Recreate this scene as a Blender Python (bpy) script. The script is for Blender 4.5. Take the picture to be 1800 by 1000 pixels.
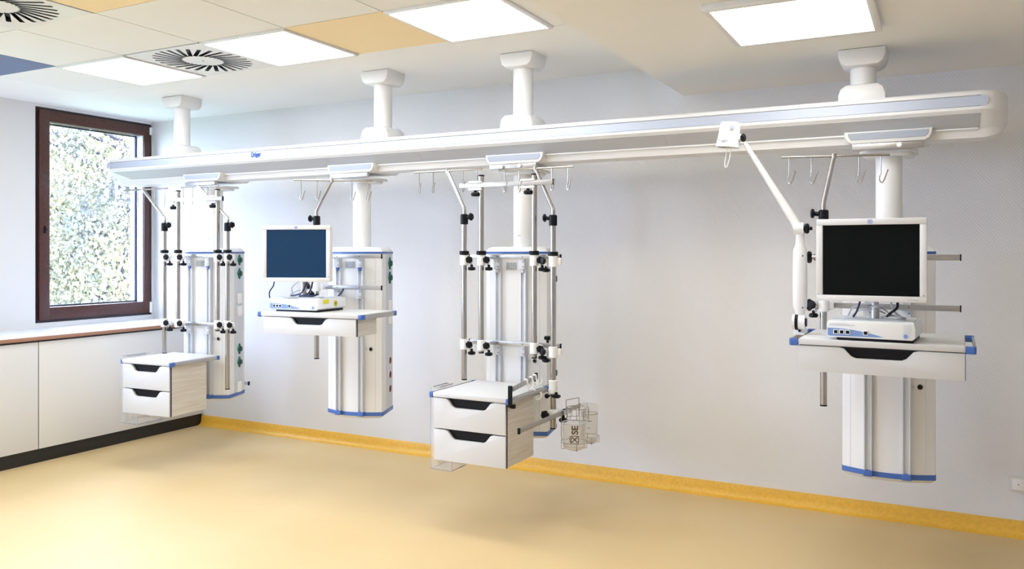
import bpy, bmesh, math, random
from mathutils import Vector, Matrix, Euler
random.seed(7)
R = math.radians
C = bpy.context.scene.collection
for o in list(bpy.data.objects): bpy.data.objects.remove(o)
# ---------------------------------------------------------------- camera
scene = bpy.context.scene
cam = bpy.data.objects.new('camera', bpy.data.cameras.new('camera'))
C.objects.link(cam)
cam.location = (0, 0, 1.56)
cam.rotation_euler = (R(90), 0, R(27.6))
cam.data.sensor_width = 36.0
cam.data.lens = 1436.0 / 1800 * 36
cam.data.shift_y = -56 / 1800
cam.data.clip_end = 200
scene.camera = cam
# ---------------------------------------------------------------- exposure
vs = scene.view_settings
vs.view_transform = 'Standard'; vs.look = 'None'; vs.gamma = 1; vs.use_curve_mapping = False
vs.exposure = 1.38
# ---------------------------------------------------------------- sky
PANEL = 5.0       # ceiling light strength
w = bpy.data.worlds.new('sky'); scene.world = w; w.use_nodes = True
bg = w.node_tree.nodes['Background']
bg.inputs[0].default_value = (0.61, 0.71, 1.0, 1); bg.inputs[1].default_value = 6.4
def portal(name, loc, sx, sy, rot):
    l = bpy.data.lights.new(name, 'AREA'); l.shape = 'RECTANGLE'; l.size = sx; l.size_y = sy
    l.cycles.is_portal = True
    o = bpy.data.objects.new(name, l); o.location = loc; o.rotation_euler = rot; C.objects.link(o)
    return o
portal('window_portal', (-6.70, 4.69, 1.87), 1.7, 1.0, (0, R(-90), 0))
portal('window_portal', (-6.70, 1.80, 1.87), 1.7, 2.6, (0, R(-90), 0))
portal('window_portal', (-6.70, -1.30, 1.87), 1.7, 2.6, (0, R(-90), 0))
# ---------------------------------------------------------------- materials
def srgb(r, g, b):
    f = lambda c: c / 12.92 if c <= .04045 else ((c + .055) / 1.055) ** 2.4
    return (f(r / 255), f(g / 255), f(b / 255), 1)
def mat(name, col, rough=.5, metal=0., noise=0., nscale=30., stretch=None, col2=None, bump=0., bscale=200., coat=0., spec=.5):
    m = bpy.data.materials.new(name); m.use_nodes = True
    nt = m.node_tree; N = nt.nodes; L = nt.links
    b = N['Principled BSDF']
    b.inputs['Base Color'].default_value = col
    b.inputs['Roughness'].default_value = rough; b.inputs['Metallic'].default_value = metal
    b.inputs['Specular IOR Level'].default_value = spec
    if coat: b.inputs['Coat Weight'].default_value = coat; b.inputs['Coat Roughness'].default_value = .15
    tc = N.new('ShaderNodeTexCoord'); mp = N.new('ShaderNodeMapping'); L.new(tc.outputs['Object'], mp.inputs[0])
    if stretch: mp.inputs['Scale'].default_value = stretch
    nz = N.new('ShaderNodeTexNoise'); nz.inputs['Scale'].default_value = nscale; nz.inputs['Detail'].default_value = 6
    L.new(mp.outputs[0], nz.inputs['Vector'])
    if noise or col2:
        mx = N.new('ShaderNodeMixRGB')
        c2 = col2 if col2 else tuple(c * (1 - noise) for c in col[:3]) + (1,)
        mx.inputs[1].default_value = col; mx.inputs[2].default_value = c2
        rp = N.new('ShaderNodeMapRange'); rp.inputs[1].default_value = .35; rp.inputs[2].default_value = .65
        L.new(nz.outputs['Fac'], rp.inputs[0]); L.new(rp.outputs[0], mx.inputs[0]); L.new(mx.outputs[0], b.inputs['Base Color'])
    if bump:
        n2 = N.new('ShaderNodeTexNoise'); n2.inputs['Scale'].default_value = bscale; L.new(mp.outputs[0], n2.inputs['Vector'])
        bp = N.new('ShaderNodeBump'); bp.inputs['Strength'].default_value = bump; bp.inputs['Distance'].default_value = .002
        L.new(n2.outputs['Fac'], bp.inputs['Height']); L.new(bp.outputs[0], b.inputs['Normal'])
    return m
def emit(name, col, s):
    m = bpy.data.materials.new(name); m.use_nodes = True; nt = m.node_tree
    b = nt.nodes['Principled BSDF']; b.inputs['Base Color'].default_value = (.8, .8, .8, 1)
    b.inputs['Emission Color'].default_value = col; b.inputs['Emission Strength'].default_value = s
    return m
def clear(name, tint, rough=.02, ior=1.45, alpha=.25):
    # thin clear plastic: mostly transparent with a glossy skin
    m = bpy.data.materials.new(name); m.use_nodes = True; nt = m.node_tree; N = nt.nodes; L = nt.links
    N.clear(); out = N.new('ShaderNodeOutputMaterial'); t = N.new('ShaderNodeBsdfTransparent'); g = N.new('ShaderNodeBsdfGlossy')
    d = N.new('ShaderNodeBsdfDiffuse'); d.inputs[0].default_value = tint
    t.inputs[0].default_value = tint; g.inputs['Roughness'].default_value = rough
    lw = N.new('ShaderNodeLayerWeight'); lw.inputs[0].default_value = .5
    pw = N.new('ShaderNodeMath'); pw.operation = 'POWER'; L.new(lw.outputs['Facing'], pw.inputs[0]); pw.inputs[1].default_value = 4
    fr = N.new('ShaderNodeMapRange'); L.new(pw.outputs[0], fr.inputs[0]); fr.inputs[3].default_value = .03; fr.inputs[4].default_value = .5
    m1 = N.new('ShaderNodeMixShader'); m1.inputs[0].default_value = alpha; L.new(t.outputs[0], m1.inputs[1]); L.new(d.outputs[0], m1.inputs[2])
    m2 = N.new('ShaderNodeMixShader'); L.new(fr.outputs[0], m2.inputs[0]); L.new(m1.outputs[0], m2.inputs[1]); L.new(g.outputs[0], m2.inputs[2])
    L.new(m2.outputs[0], out.inputs[0]); return m
M = {}
M['wall'] = mat('wall_paint', (.74, .74, .75, 1), .75)
M['plaster'] = mat('ceiling_plaster', (.88, .88, .88, 1), .85, bump=.1, bscale=60)
M['tile'] = mat('ceiling_tile_white', (.85, .85, .85, 1), .8)
M['beige'] = mat('ceiling_tile_beige', srgb(248, 226, 184), .8, bump=.3, bscale=150)
M['blue_tile'] = mat('ceiling_tile_blue', srgb(112, 126, 164), .8, bump=.3, bscale=150)
M['groove'] = mat('tile_groove', (.25, .25, .26, 1), .8)
M['white'] = mat('white_paint', (.78, .78, .78, 1), .35)
M['cream'] = mat('cream_plastic', (.72, .71, .68, 1), .4)
M['grey_lt'] = mat('light_grey_metal', (.62, .65, .70, 1), .4, .1)
M['strip'] = mat('strip_grey_blue', (.50, .55, .66, 1), .35, .1)
M['inset'] = mat('inset_grey_blue', (.34, .37, .44, 1), .4)
M['panel_gr'] = mat('brushed_grey_panel', (.52, .53, .56, 1), .5, .1, noise=.08, nscale=8, stretch=(1, 30, 30))
M['silver'] = mat('brushed_aluminium', (.50, .49, .48, 1), .35, .95, noise=.12, nscale=6, stretch=(2, 40, 40))
M['steel'] = mat('stainless_steel', (.47, .45, .42, 1), .25, 1., noise=.1, nscale=8, stretch=(6, 6, 1))
M['black'] = mat('black_plastic', (.006, .006, .008, 1), .4, spec=.18)
M['black_rubber'] = mat('black_skirting', (.018, .018, .02, 1), .5, noise=.3, nscale=40)
M['blue'] = mat('blue_plastic', srgb(66, 105, 180), .4)
M['blue_band'] = mat('blue_band', srgb(50, 90, 160), .4)
M['green'] = mat('green_plastic', srgb(15, 110, 90), .35)
M['dkgreen'] = mat('dark_green_plastic', (.004, .03, .03, 1), .4)
M['red'] = mat('red_ring', srgb(150, 50, 60), .4)
M['plate'] = mat('white_switch_plate', (.87, .87, .86, 1), .35)
M['side'] = mat('side_panel_grey', (.60, .62, .66, 1), .4)
M['label'] = mat('grey_label', (.5, .53, .58, 1), .4, noise=.4, nscale=160)
M['ink'] = mat('dark_ink', (.05, .05, .07, 1), .5)
M['ink_blue'] = mat('blue_ink', srgb(35, 80, 170), .5)
M['ink_grey'] = mat('grey_ink', (.35, .37, .42, 1), .5)
M['ink_brown'] = mat('brown_ink', srgb(90, 70, 45), .5)
M['laminate'] = mat('white_laminate', (.64, .64, .64, 1), .45)
M['cab_front'] = mat('cabinet_laminate', (.76, .76, .75, 1), .5)
M['grain'] = mat('pale_wood_laminate', srgb(218, 213, 204), .5, nscale=3, stretch=(1.2, 1.2, 22), col2=srgb(204, 196, 184))
M['counter'] = mat('counter_top_white', (.80, .81, .84, 1), .3)
M['wood_edge'] = mat('wood_edge', srgb(175, 130, 105), .5, noise=.15, nscale=30, stretch=(1, 8, 40))
M['brown'] = mat('brown_window_frame', srgb(80, 40, 30), .35, noise=.35, nscale=14, stretch=(1, 3, 3))
M['brown_dk'] = mat('dark_window_frame', srgb(36, 18, 22), .4)
M['glass_frame'] = mat('glazing_white_reveal', (.6, .64, .74, 1), .4)
M['gasket'] = mat('glazing_gasket', (.015, .02, .05, 1), .5)
M['screen'] = mat('screen_glass_black', (.002, .003, .003, 1), .15, spec=.12)
M['screen_b'] = mat('screen_glass_blue', (.004, .034, .095, 1), .12, spec=.22)
M['mon'] = mat('monitor_shell', (.74, .74, .75, 1), .35)
M['box_blue'] = mat('processor_blue', srgb(120, 150, 205), .4)
M['box_white'] = mat('processor_white', (.82, .83, .84, 1), .35)
M['box_top'] = mat('processor_grey_top', (.62, .66, .70, 1), .45)
M['yellow'] = mat('yellow_sticker', srgb(228, 220, 40), .5)
M['cable_dk'] = mat('dark_cable', (.02, .03, .09, 1), .4)
M['cable_gr'] = mat('grey_cable', (.45, .47, .52, 1), .4)
M['clear'] = clear('clear_acrylic', (.98, .985, .99, 1), alpha=.10, ior=1.3)
M['glassy'] = clear('jar_polycarbonate', (.95, .945, .93, 1), alpha=.12)
M['pane'] = clear('window_glass', (.97, .99, 1, 1), alpha=.0, ior=1.3)
M['light'] = emit('light_diffuser', (.96, .98, 1, 1), PANEL)
M['light_r'] = emit('light_diffuser_warm', (1, .98, .93, 1), PANEL * .8)
M['bark'] = mat('pale_bark', srgb(84, 80, 86), .8, noise=.4, nscale=6)
M['leaf'] = mat('pale_leaf', srgb(182, 172, 112), .7, nscale=1.0, col2=srgb(104, 110, 114))
M['leaf2'] = mat('grey_green_leaf', srgb(112, 116, 122), .7, nscale=1.2, col2=srgb(160, 148, 104))
M['ground'] = mat('lawn', srgb(120, 140, 100), .9, noise=.3, nscale=2)
def floor_mat():
    m = mat('yellow_linoleum', srgb(214, 186, 134), .55, nscale=1.2, col2=srgb(219, 194, 145), spec=.5)
    nt = m.node_tree; N = nt.nodes; L = nt.links; b = N['Principled BSDF']
    src = b.inputs['Base Color'].links[0].from_socket
    tc = N.new('ShaderNodeTexCoord'); v = N.new('ShaderNodeTexNoise'); v.inputs['Scale'].default_value = 110
    L.new(tc.outputs['Object'], v.inputs['Vector'])
    rp = N.new('ShaderNodeMapRange'); rp.inputs[1].default_value = .60; rp.inputs[2].default_value = .72; rp.inputs[4].default_value = .25
    L.new(v.outputs['Fac'], rp.inputs[0])
    mx = N.new('ShaderNodeMixRGB'); mx.inputs[2].default_value = srgb(200, 160, 90)
    L.new(rp.outputs[0], mx.inputs[0]); L.new(src, mx.inputs[1]); L.new(mx.outputs[0], b.inputs['Base Color'])
    return m
M['floor'] = floor_mat()
M['skirt'] = mat('yellow_skirting', srgb(240, 188, 70), .4, noise=.12, nscale=60)
def wallpaper():
    m = mat('textured_wallpaper', (.76, .76, .765, 1), .75)
    nt = m.node_tree; N = nt.nodes; L = nt.links; b = N['Principled BSDF']
    tc = N.new('ShaderNodeTexCoord'); mp = N.new('ShaderNodeMapping'); L.new(tc.outputs['Object'], mp.inputs[0])
    mp.inputs['Rotation'].default_value = (0, R(40), 0)
    wv = N.new('ShaderNodeTexWave'); wv.inputs['Scale'].default_value = 22; wv.inputs['Distortion'].default_value = 3; wv.inputs['Detail'].default_value = 3
    wv.inputs['Detail Scale'].default_value = 4
    L.new(mp.outputs[0], wv.inputs['Vector'])
    bp = N.new('ShaderNodeBump'); bp.inputs['Strength'].default_value = .35; bp.inputs['Distance'].default_value = .002
    L.new(wv.outputs['Fac'], bp.inputs['Height']); L.new(bp.outputs[0], b.inputs['Normal'])
    return m
M['paper'] = wallpaper()
# ---------------------------------------------------------------- mesh builder
class MB:
    def __init__(s): s.bm = bmesh.new()
    def add(s, verts, faces):
        vs_ = [s.bm.verts.new(v) for v in verts]
        for f in faces:
            try: s.bm.faces.new([vs_[i] for i in f])
            except ValueError: pass
        return s
    def _merge(s, t):
        me = bpy.data.meshes.new('tmp'); t.to_mesh(me); t.free(); s.bm.from_mesh(me); bpy.data.meshes.remove(me)
    def box(s, x0, x1, y0, y1, z0, z1, bev=0., seg=2, mtx=None):
        t = bmesh.new(); bmesh.ops.create_cube(t, size=1)
        for v in t.verts: v.co = Vector(((x0 + x1) / 2 + v.co.x * (x1 - x0), (y0 + y1) / 2 + v.co.y * (y1 - y0), (z0 + z1) / 2 + v.co.z * (z1 - z0)))
        if bev: bmesh.ops.bevel(t, geom=list(t.edges), offset=min(bev, abs(x1 - x0) * .45, abs(y1 - y0) * .45, abs(z1 - z0) * .45), segments=seg, affect='EDGES', profile=.5)
        if mtx is not None: t.transform(mtx)
        s._merge(t); return s
    def prism(s, pts, a0, a1, axis='y', bev=0.):
        # outline pts in the plane normal to axis, extruded a0..a1
        t = bmesh.new(); n = len(pts)
        def P(p, a): return {'y': (p[0], a, p[1]), 'x': (a, p[0], p[1]), 'z': (p[0], p[1], a)}[axis]
        A = [t.verts.new(P(p, a0)) for p in pts]; B = [t.verts.new(P(p, a1)) for p in pts]
        t.faces.new(A); t.faces.new(B[::-1])
        for i in range(n): t.faces.new([A[i], B[i], B[(i + 1) % n], A[(i + 1) % n]])
        bmesh.ops.recalc_face_normals(t, faces=list(t.faces))
        if bev:
            ed = [e for e in t.edges if (e.verts[0] in A) == (e.verts[1] in A)]
            bmesh.ops.bevel(t, geom=ed, offset=bev, segments=2, affect='EDGES', profile=.5)
        s._merge(t); return s
    def cyl(s, p0, p1, r0, r1=None, n=20, cap=True):
        return s.tube([p0, p1], r0 if r1 is None else [r0, r1], n, cap)
    def tube(s, pts, r, n=10, cap=True):
        pts = [Vector(p) for p in pts]; m = len(pts); rs = r if isinstance(r, (list, tuple)) else [r] * m
        prev = None; rings = []
        for i, p in enumerate(pts):
            d = (pts[min(i + 1, m - 1)] - pts[max(i - 1, 0)]).normalized()
            if prev is None:
                u = d.cross(Vector((0, 0, 1)) if abs(d.z) < .9 else Vector((1, 0, 0))).normalized()
            else:
                u = prev - d * prev.dot(d)
                u = u.normalized() if u.length > 1e-6 else d.orthogonal().normalized()
            prev = u; v = d.cross(u)
            rings.append([s.bm.verts.new(p + (u * math.cos(2 * math.pi * k / n) + v * math.sin(2 * math.pi * k / n)) * rs[i]) for k in range(n)])
        for a, b in zip(rings, rings[1:]):
            for k in range(n): s.bm.faces.new([a[k], a[(k + 1) % n], b[(k + 1) % n], b[k]])
        if cap: s.bm.faces.new(rings[0][::-1]); s.bm.faces.new(rings[-1])
        return s
    def ring(s, c, r, rr, n=32, k=8, axis=(0, 0, 1)):
        q = Vector((0, 0, 1)).rotation_difference(Vector(axis)); vs_ = []
        for i in range(n):
            a = 2 * math.pi * i / n; row = []
            for j in range(k):
                b = 2 * math.pi * j / k
                row.append(s.bm.verts.new(Vector(c) + q @ Vector(((r + rr * math.cos(b)) * math.cos(a), (r + rr * math.cos(b)) * math.sin(a), rr * math.sin(b)))))
            vs_.append(row)
        for i in range(n):
            for j in range(k): s.bm.faces.new([vs_[i][j], vs_[(i + 1) % n][j], vs_[(i + 1) % n][(j + 1) % k], vs_[i][(j + 1) % k]])
        return s
    def lathe(s, prof, c=(0, 0, 0), axis=(0, 0, 1), n=24, lobes=0, amp=0., close=True):
        q = Vector((0, 0, 1)).rotation_difference(Vector(axis)); rows = []
        for (r, z) in prof:
            row = []
            for i in range(n):
                a = 2 * math.pi * i / n; k = r * (1 + amp * math.cos(lobes * a)) if lobes else r
                row.append(s.bm.verts.new(Vector(c) + q @ Vector((k * math.cos(a), k * math.sin(a), z))))
            rows.append(row)
        for a, b in zip(rows, rows[1:]):
            for i in range(n): s.bm.faces.new([a[i], a[(i + 1) % n], b[(i + 1) % n], b[i]])
        if close: s.bm.faces.new(rows[0][::-1]); s.bm.faces.new(rows[-1])
        return s
    def loft(s, secs, closed=True):
        rows = [[s.bm.verts.new(p) for p in sec] for sec in secs]; n = len(rows[0])
        for a, b in zip(rows, rows[1:]):
            for i in range(n if closed else n - 1): s.bm.faces.new([a[i], a[(i + 1) % n], b[(i + 1) % n], b[i]])
        if closed: s.bm.faces.new(rows[0][::-1]); s.bm.faces.new(rows[-1])
        return s
    def xf(s, mtx): s.bm.transform(mtx); return s
BASE = {}
def obj(name, mb, m, parent=None, smooth=True, label=None, kind=None):
    """link the collected shapes as ONE mesh; z is authored from the floor, x and y from the thing's own origin"""
    if parent is not None:
        dz = BASE.get(parent.name, 0)
        mb.bm.transform(Matrix.Translation((0, 0, -dz)))
    bmesh.ops.recalc_face_normals(mb.bm, faces=list(mb.bm.faces))
    me = bpy.data.meshes.new(name); mb.bm.to_mesh(me); mb.bm.free(); me.materials.append(M[m])
    if smooth: me.shade_smooth(); me.set_sharp_from_angle(angle=R(38))
    o = bpy.data.objects.new(name, me); C.objects.link(o)
    if parent is not None: o.parent = parent; BASE[o.name] = BASE.get(parent.name, 0)
    if label: o['label'] = label
    if kind: o['kind'] = kind
    return o
def thing(name, label, cat, loc=(0, 0, 0), rz=0., group=None):
    o = bpy.data.objects.new(name, None); C.objects.link(o); o.empty_display_size = .05
    o.location = loc; o.rotation_euler = (0, 0, R(rz)); o['label'] = label; o['category'] = cat
    if group: o['group'] = group
    BASE[o.name] = loc[2]; return o
def tag(o, label, cat, group=None):
    o['label'] = label; o['category'] = cat
    if group: o['group'] = group
    return o
def struct(name, mb, m, smooth=True): return obj(name, mb, m, None, smooth, kind='structure')
def text(name, s_, size, m, parent, mtx, ext=.0006, bold=0.):
    cu = bpy.data.curves.new(name, 'FONT'); cu.body = s_; cu.size = size; cu.extrude = ext; cu.align_x = 'CENTER'; cu.align_y = 'CENTER'; cu.offset = bold
    t = bpy.data.objects.new(name, cu); C.objects.link(t); bpy.context.view_layer.update()
    me = bpy.data.meshes.new_from_object(t.evaluated_get(bpy.context.evaluated_depsgraph_get()))
    bpy.data.objects.remove(t); me.name = name; me.transform(mtx)
    me.transform(Matrix.Translation((0, 0, -BASE.get(parent.name, 0)))); me.materials.clear(); me.materials.append(M[m])
    o = bpy.data.objects.new(name, me); C.objects.link(o); o.parent = parent; BASE[o.name] = BASE.get(parent.name, 0); return o
FRONT = Matrix.Rotation(R(90), 4, 'X')          # text facing -Y
def T(x, y, z): return Matrix.Translation((x, y, z))
def arc(cx, cy, r, a0, a1, n=6): return [(cx + r * math.cos(R(a0 + (a1 - a0) * i / n)), cy + r * math.sin(R(a0 + (a1 - a0) * i / n))) for i in range(n + 1)]
def rrect(x0, x1, y0, y1, r, n=5):
    return arc(x1 - r, y1 - r, r, 0, 90, n) + arc(x0 + r, y1 - r, r, 90, 180, n) + arc(x0 + r, y0 + r, r, 180, 270, n) + arc(x1 - r, y0 + r, r, 270, 360, n)
def spline(pts, k=8):
    pts = [Vector(p) for p in pts]; P = [pts[0]] + pts + [pts[-1]]; out = []
    for i in range(1, len(P) - 2):
        for j in range(k):
            t = j / k; a, b, c, d = P[i - 1], P[i], P[i + 1], P[i + 2]
            out.append(.5 * ((2 * b) + (c - a) * t + (2 * a - 5 * b + 4 * c - d) * t * t + (3 * b - a - 3 * c + d) * t ** 3))
    out.append(pts[-1]); return out
# ================================================================ THE ROOM
XL, YB, ZC, ZS, XS = -6.575, 5.27, 2.79, 2.59, -1.485      # left wall, back wall, ceiling, lowered ceiling, its edge
XR, YF = 3.2, -3.2
struct('floor', MB().box(XL - .2, XR + .2, YF - .2, YB + .2, -.1, 0), 'floor', False)
struct('wall_back', MB().box(XL - .3, XR + .2, YB, YB + .2, 0, ZC + .2), 'paper', False)
struct('wall_right', MB().box(XR, XR + .2, YF, YB, 0, ZC + .2), 'wall', False)
struct('wall_front', MB().box(XL, XR, YF - .2, YF, 0, ZC + .2), 'wall', False)
wl = MB(); WZ0, WZ1 = .978, 2.765
wins = [(4.13, 5.251), (.5, 3.1), (-2.6, 0)]
wl.box(XL - .3, XL, YF, YB, 0, WZ0); wl.box(XL - .3, XL, YF, YB, WZ1, ZC + .2)
ys = [YF] + [v for a in sorted(wins) for v in a] + [YB]
for a, b in zip(ys[0::2], ys[1::2]): wl.box(XL - .3, XL, a, b, WZ0, WZ1)
struct('wall_left', wl, 'wall', False)
# upper ceiling: plaster border and grid of panels, with the lowered ceiling to the right
GX, GY, GP = -5.826, 4.047, .6614
cl = MB().box(XL - .3, XS + .02, GY, YB, ZC, ZC + .2); cl.box(XL - .3, GX, YF, GY, ZC, ZC + .2)

struct('ceiling', cl, 'plaster', False)
struct('ceiling_grid_backing', MB().box(GX, XS + .02, YF, GY, ZC + .055, ZC + .2), 'groove', False)
struct('ceiling_lowered', MB().box(XS, XR, YF, YB, ZS, ZC + .2), 'plaster', False)
def cell(i, j, g=.0035): return GX + i * GP + g, min(GX + (i + 1) * GP - g, XS - .001), GY - (j + 1) * GP + g, GY - j * GP - g
kinds = {(1, 0): 'L', (3, 0): 'L', (5, 0): 'L', (2, 0): 'V', (4, 0): 'B', (0, 1): 'U', (3, 2): 'B', (2, 2): 'V', (6, 0): 'W',
         (1, 3): 'L', (4, 3): 'L', (1, 6): 'L', (4, 6): 'L', (1, 9): 'L', (4, 9): 'L'}
white = MB()
nlab = {(1, 0): 'square ceiling light panel nearest the window, left of the swirl vent', (3, 0): 'square ceiling light panel between the swirl vent and the beige ceiling tile',
        (5, 0): 'square ceiling light panel against the edge of the lowered ceiling'}
def ceiling_light(x0, x1, y0, y1, z, label, drop=.012, fw=.02, key='light', grp=None):
    t = thing('ceiling_light', label, 'ceiling light', ((x0 + x1) / 2, (y0 + y1) / 2, z - drop), 0, grp)
    hx, hy = (x1 - x0) / 2, (y1 - y0) / 2
    f = MB()
    for a in ((-hx, hx, -hy, -hy + fw), (-hx, hx, hy - fw, hy), (-hx, -hx + fw, -hy + fw, hy - fw), (hx - fw, hx, -hy + fw, hy - fw)):
        f.box(*a, z - drop, z + .03 if drop < .02 else z, .002)
    obj('frame', f, 'white', t)
    obj('diffuser', MB().box(-hx + fw, hx - fw, -hy + fw, hy - fw, z - drop + .004, z - drop + .012), key, t, False)
    return t
def swirl_vent(i, j, label):
    x0, x1, y0, y1 = cell(i, j); cx_, cy_ = (x0 + x1) / 2, (y0 + y1) / 2; h = (x1 - x0) / 2
    t = thing('swirl_vent', label, 'ceiling vent', (cx_, cy_, ZC - .004))
    n = 28
    # face plate with slots really open: polygons between the slots
    ri, ro, tw, sw = .125, .298, .32, .0125
    plate = MB(); zz = ZC - .004
    def corner(r, a, off):   # slot line from inner angle a to outer angle a+tw
        pi = Vector((ri * math.cos(a), ri * math.sin(a))); po = Vector((ro * math.cos(a + tw), ro * math.sin(a + tw)))
        d = (po - pi).normalized(); nrm = Vector((-d.y, d.x)) * off
        return (pi if r == 0 else po) + nrm
    v = []; vb = []
    for k in range(n):
        a = 2 * math.pi * k / n
        for off in (-sw, sw):
            for r in (0, 1):
                p = corner(r, a, off); v.append((p.x, p.y, zz))
    base = len(v); m = 72
    for k in range(n):     # outer frame points
        for off in (-1, 1):
            p = corner(1, 2 * math.pi * k / n, off * sw); a = math.atan2(p.y, p.x); s_ = h / max(abs(math.cos(a)), abs(math.sin(a)))
            v.append((s_ * math.cos(a), s_ * math.sin(a), zz))
    f = []
    for k in range(n):
        k2 = (k + 1) % n
        f.append((4 * k + 2, 4 * k + 3, 4 * k2 + 1, 4 * k2))                 # web between two slots
        f.append((4 * k + 1, 4 * k + 3, base + 2 * k + 1, base + 2 * k))     # rim beyond the slot
        f.append((4 * k + 3, 4 * k2 + 1, base + 2 * k2, base + 2 * k + 1))
    f.append([q for k in range(n) for q in (4 * k, 4 * k + 2)])              # hub
    plate.add(v, f)
    for c in ((h, h), (-h, h), (-h, -h), (h, -h)):                          # corner gores
        best = sorted(range(2 * n), key=lambda q: (Vector(v[base + q][:2]) - Vector(c)).length)
        q1 = [q for q in best if abs(abs(v[base + q][0]) - h) < 1e-6][0]; q2 = [q for q in best if abs(abs(v[base + q][1]) - h) < 1e-6][0]
        plate.add([v[base + q1], (c[0], c[1], zz), v[base + q2]], [(0, 1, 2)])
    bmesh.ops.remove_doubles(plate.bm, verts=plate.bm.verts, dist=1e-5)
    obj('face_plate', plate, 'white', t, False)
    obj('plenum', MB().lathe([(ro + .02, 0), (ro + .02, .03)], (0, 0, ZC + .015)), 'black', t, label='dark inside seen through the slots')
    obj('edge_trim', MB().box(-h, h, -h, -h + .004, ZC - .002, ZC + .05).box(-h, h, h - .004, h, ZC - .002, ZC + .05).box(-h, -h + .004, -h, h, ZC - .002, ZC + .05).box(h - .004, h, -h, h, ZC - .002, ZC + .05), 'white', t)
    obj('centre_screw', MB().lathe([(.008, 0), (.006, -.003)], (0, 0, ZC - .004)), 'silver', t)
for i in range(7):
    for j in range(11):
        k = kinds.get((i, j), 'W'); x0, x1, y0, y1 = cell(i, j)
        if k == 'W': white.box(x0, x1, y0, y1, ZC, ZC + .02)
        elif k == 'B' or k == 'U':
            lab = 'dark blue square ceiling tile at the left edge' if k == 'U' else ('beige square ceiling tile between two light panels' if j == 0 else 'beige square ceiling tile beside the swirl vent at the top left')
            tag(obj('ceiling_tile', MB().box(x0, x1, y0, y1, ZC - .001, ZC + .02), 'blue_tile' if k == 'U' else 'beige', None, False), lab, 'ceiling tile')
        elif k == 'L':
            ceiling_light(x0, x1, y0, y1, ZC, nlab.get((i, j), 'square ceiling light panel above and behind the viewer'), grp=None if (i, j) in nlab else 'ceiling lights nearer the viewer')
swirl_vent(2, 0, 'square white swirl vent between two lit panels, the fully visible one')
swirl_vent(2, 2, 'white swirl vent cut by the top left corner')
struct('ceiling_tiles_white', white, 'tile', False)
def big_light(x0, y0, label, grp=None):
    t = ceiling_light(x0, x0 + .65, y0 - .68, y0, ZS, label, .03, .03, 'light_r', grp)
    return t
big_light(-.878, 4.05, 'surface-mounted ceiling light above the right end of the long beam')
for y in (1.6, -.6): big_light(-.878, y, 'surface-mounted ceiling light behind the viewer', 'lowered ceiling lights behind the viewer')
# coved skirting
cove = [(YB, 0), (YB, .088), (YB - .006, .09), (YB - .009, .085), (YB - .010, .045)] + [(YB - .010 - .04 * (1 - math.cos(R(a))), .045 - .042 * math.sin(R(a))) for a in (20, 40, 60, 80)] + [(YB - .055, .0005), (YB - .055, 0)]
struct('baseboard_back', MB().prism(cove, -5.93, XR, 'x'), 'skirt')
# window
def window(n, y0, y1, openable=True):
    fr = MB(); D0, D1 = XL - .10, XL - .012
    fr.box(D0, D1, y0 + .002, y0 + .04, WZ0 + .002, WZ1 - .002); fr.box(D0, D1, y1 - .025, y1 - .002, WZ0 + .002, WZ1 - .002)
    fr.box(D0, D1, y0 + .04, y1 - .025, WZ1 - .03, WZ1 - .002); fr.box(D0, D1, y0 + .04, y1 - .025, WZ0 + .002, WZ0 + .03)
    f = struct('window_%d' % n, fr, 'brown_dk')
    a0, a1, b0, b1 = y0 + .028, y1 - .028, WZ0 + .022, WZ1 - .022
    g0, g1, h0, h1 = y0 + .116, y1 - .09, WZ0 + .125, WZ1 - .115
    sx0, sx1 = XL - .085, XL + .012
    s = MB(); s.box(sx0, sx1, a0, g0, b0, b1, .004).box(sx0, sx1, g1, a1, b0, b1, .004).box(sx0 + .001, sx1 - .001, g0 - .006, g1 + .006, h1, b1 - .001, .003).box(sx0 + .001, sx1 - .001, g0 - .006, g1 + .006, b0 + .001, h0, .003)
    sash = obj('sash', s, 'brown', f)
    rv = MB(); rx0, rx1 = sx0 - .03, XL - .004
    rv.box(rx0, rx1, g1 - .008, g1 + .002, h0, h1); rv.box(rx0, rx1, g0 - .002, g0 + .006, h0, h1)
    obj('glazing_reveal', rv, 'glass_frame', sash)
    gk = MB(); gx = sx0 - .018
    for q in ((g0, g1, h0, h0 + .012), (g0, g1, h1 - .012, h1), (g0, g0 + .008, h0, h1), (g1 - .022, g1 - .008, h0, h1)): gk.box(gx, gx + .016, *q)
    obj('gasket', gk, 'gasket', sash)
    obj('glass_pane', MB().box(gx - .004, gx + .002, g0, g1, h0, h1), 'pane', sash, False)
    if openable:
        k = MB(); zc_ = 1.56; k.box(XL + .012, XL + .018, y0 + .062, y0 + .082, zc_ + .16, zc_ + .22, .003); k.cyl((XL + .016, y0 + .072, zc_ + .19), (XL + .03, y0 + .072, zc_ + .19), .011)
        obj('keyhole', k, 'black', sash)
        hg = MB(); hg.box(XL - .005, XL + .02, y1 - .035, y1 - .015, WZ0 + .02, WZ0 + .12, .004); hg.box(XL - .005, XL + .02, y1 - .035, y1 - .012, WZ1 - .10, WZ1 - .03, .004)
        obj('hinge', hg, 'plate', sash)
window(1, *wins[0]); window(2, *wins[1], False); window(3, *wins[2], False)
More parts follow.
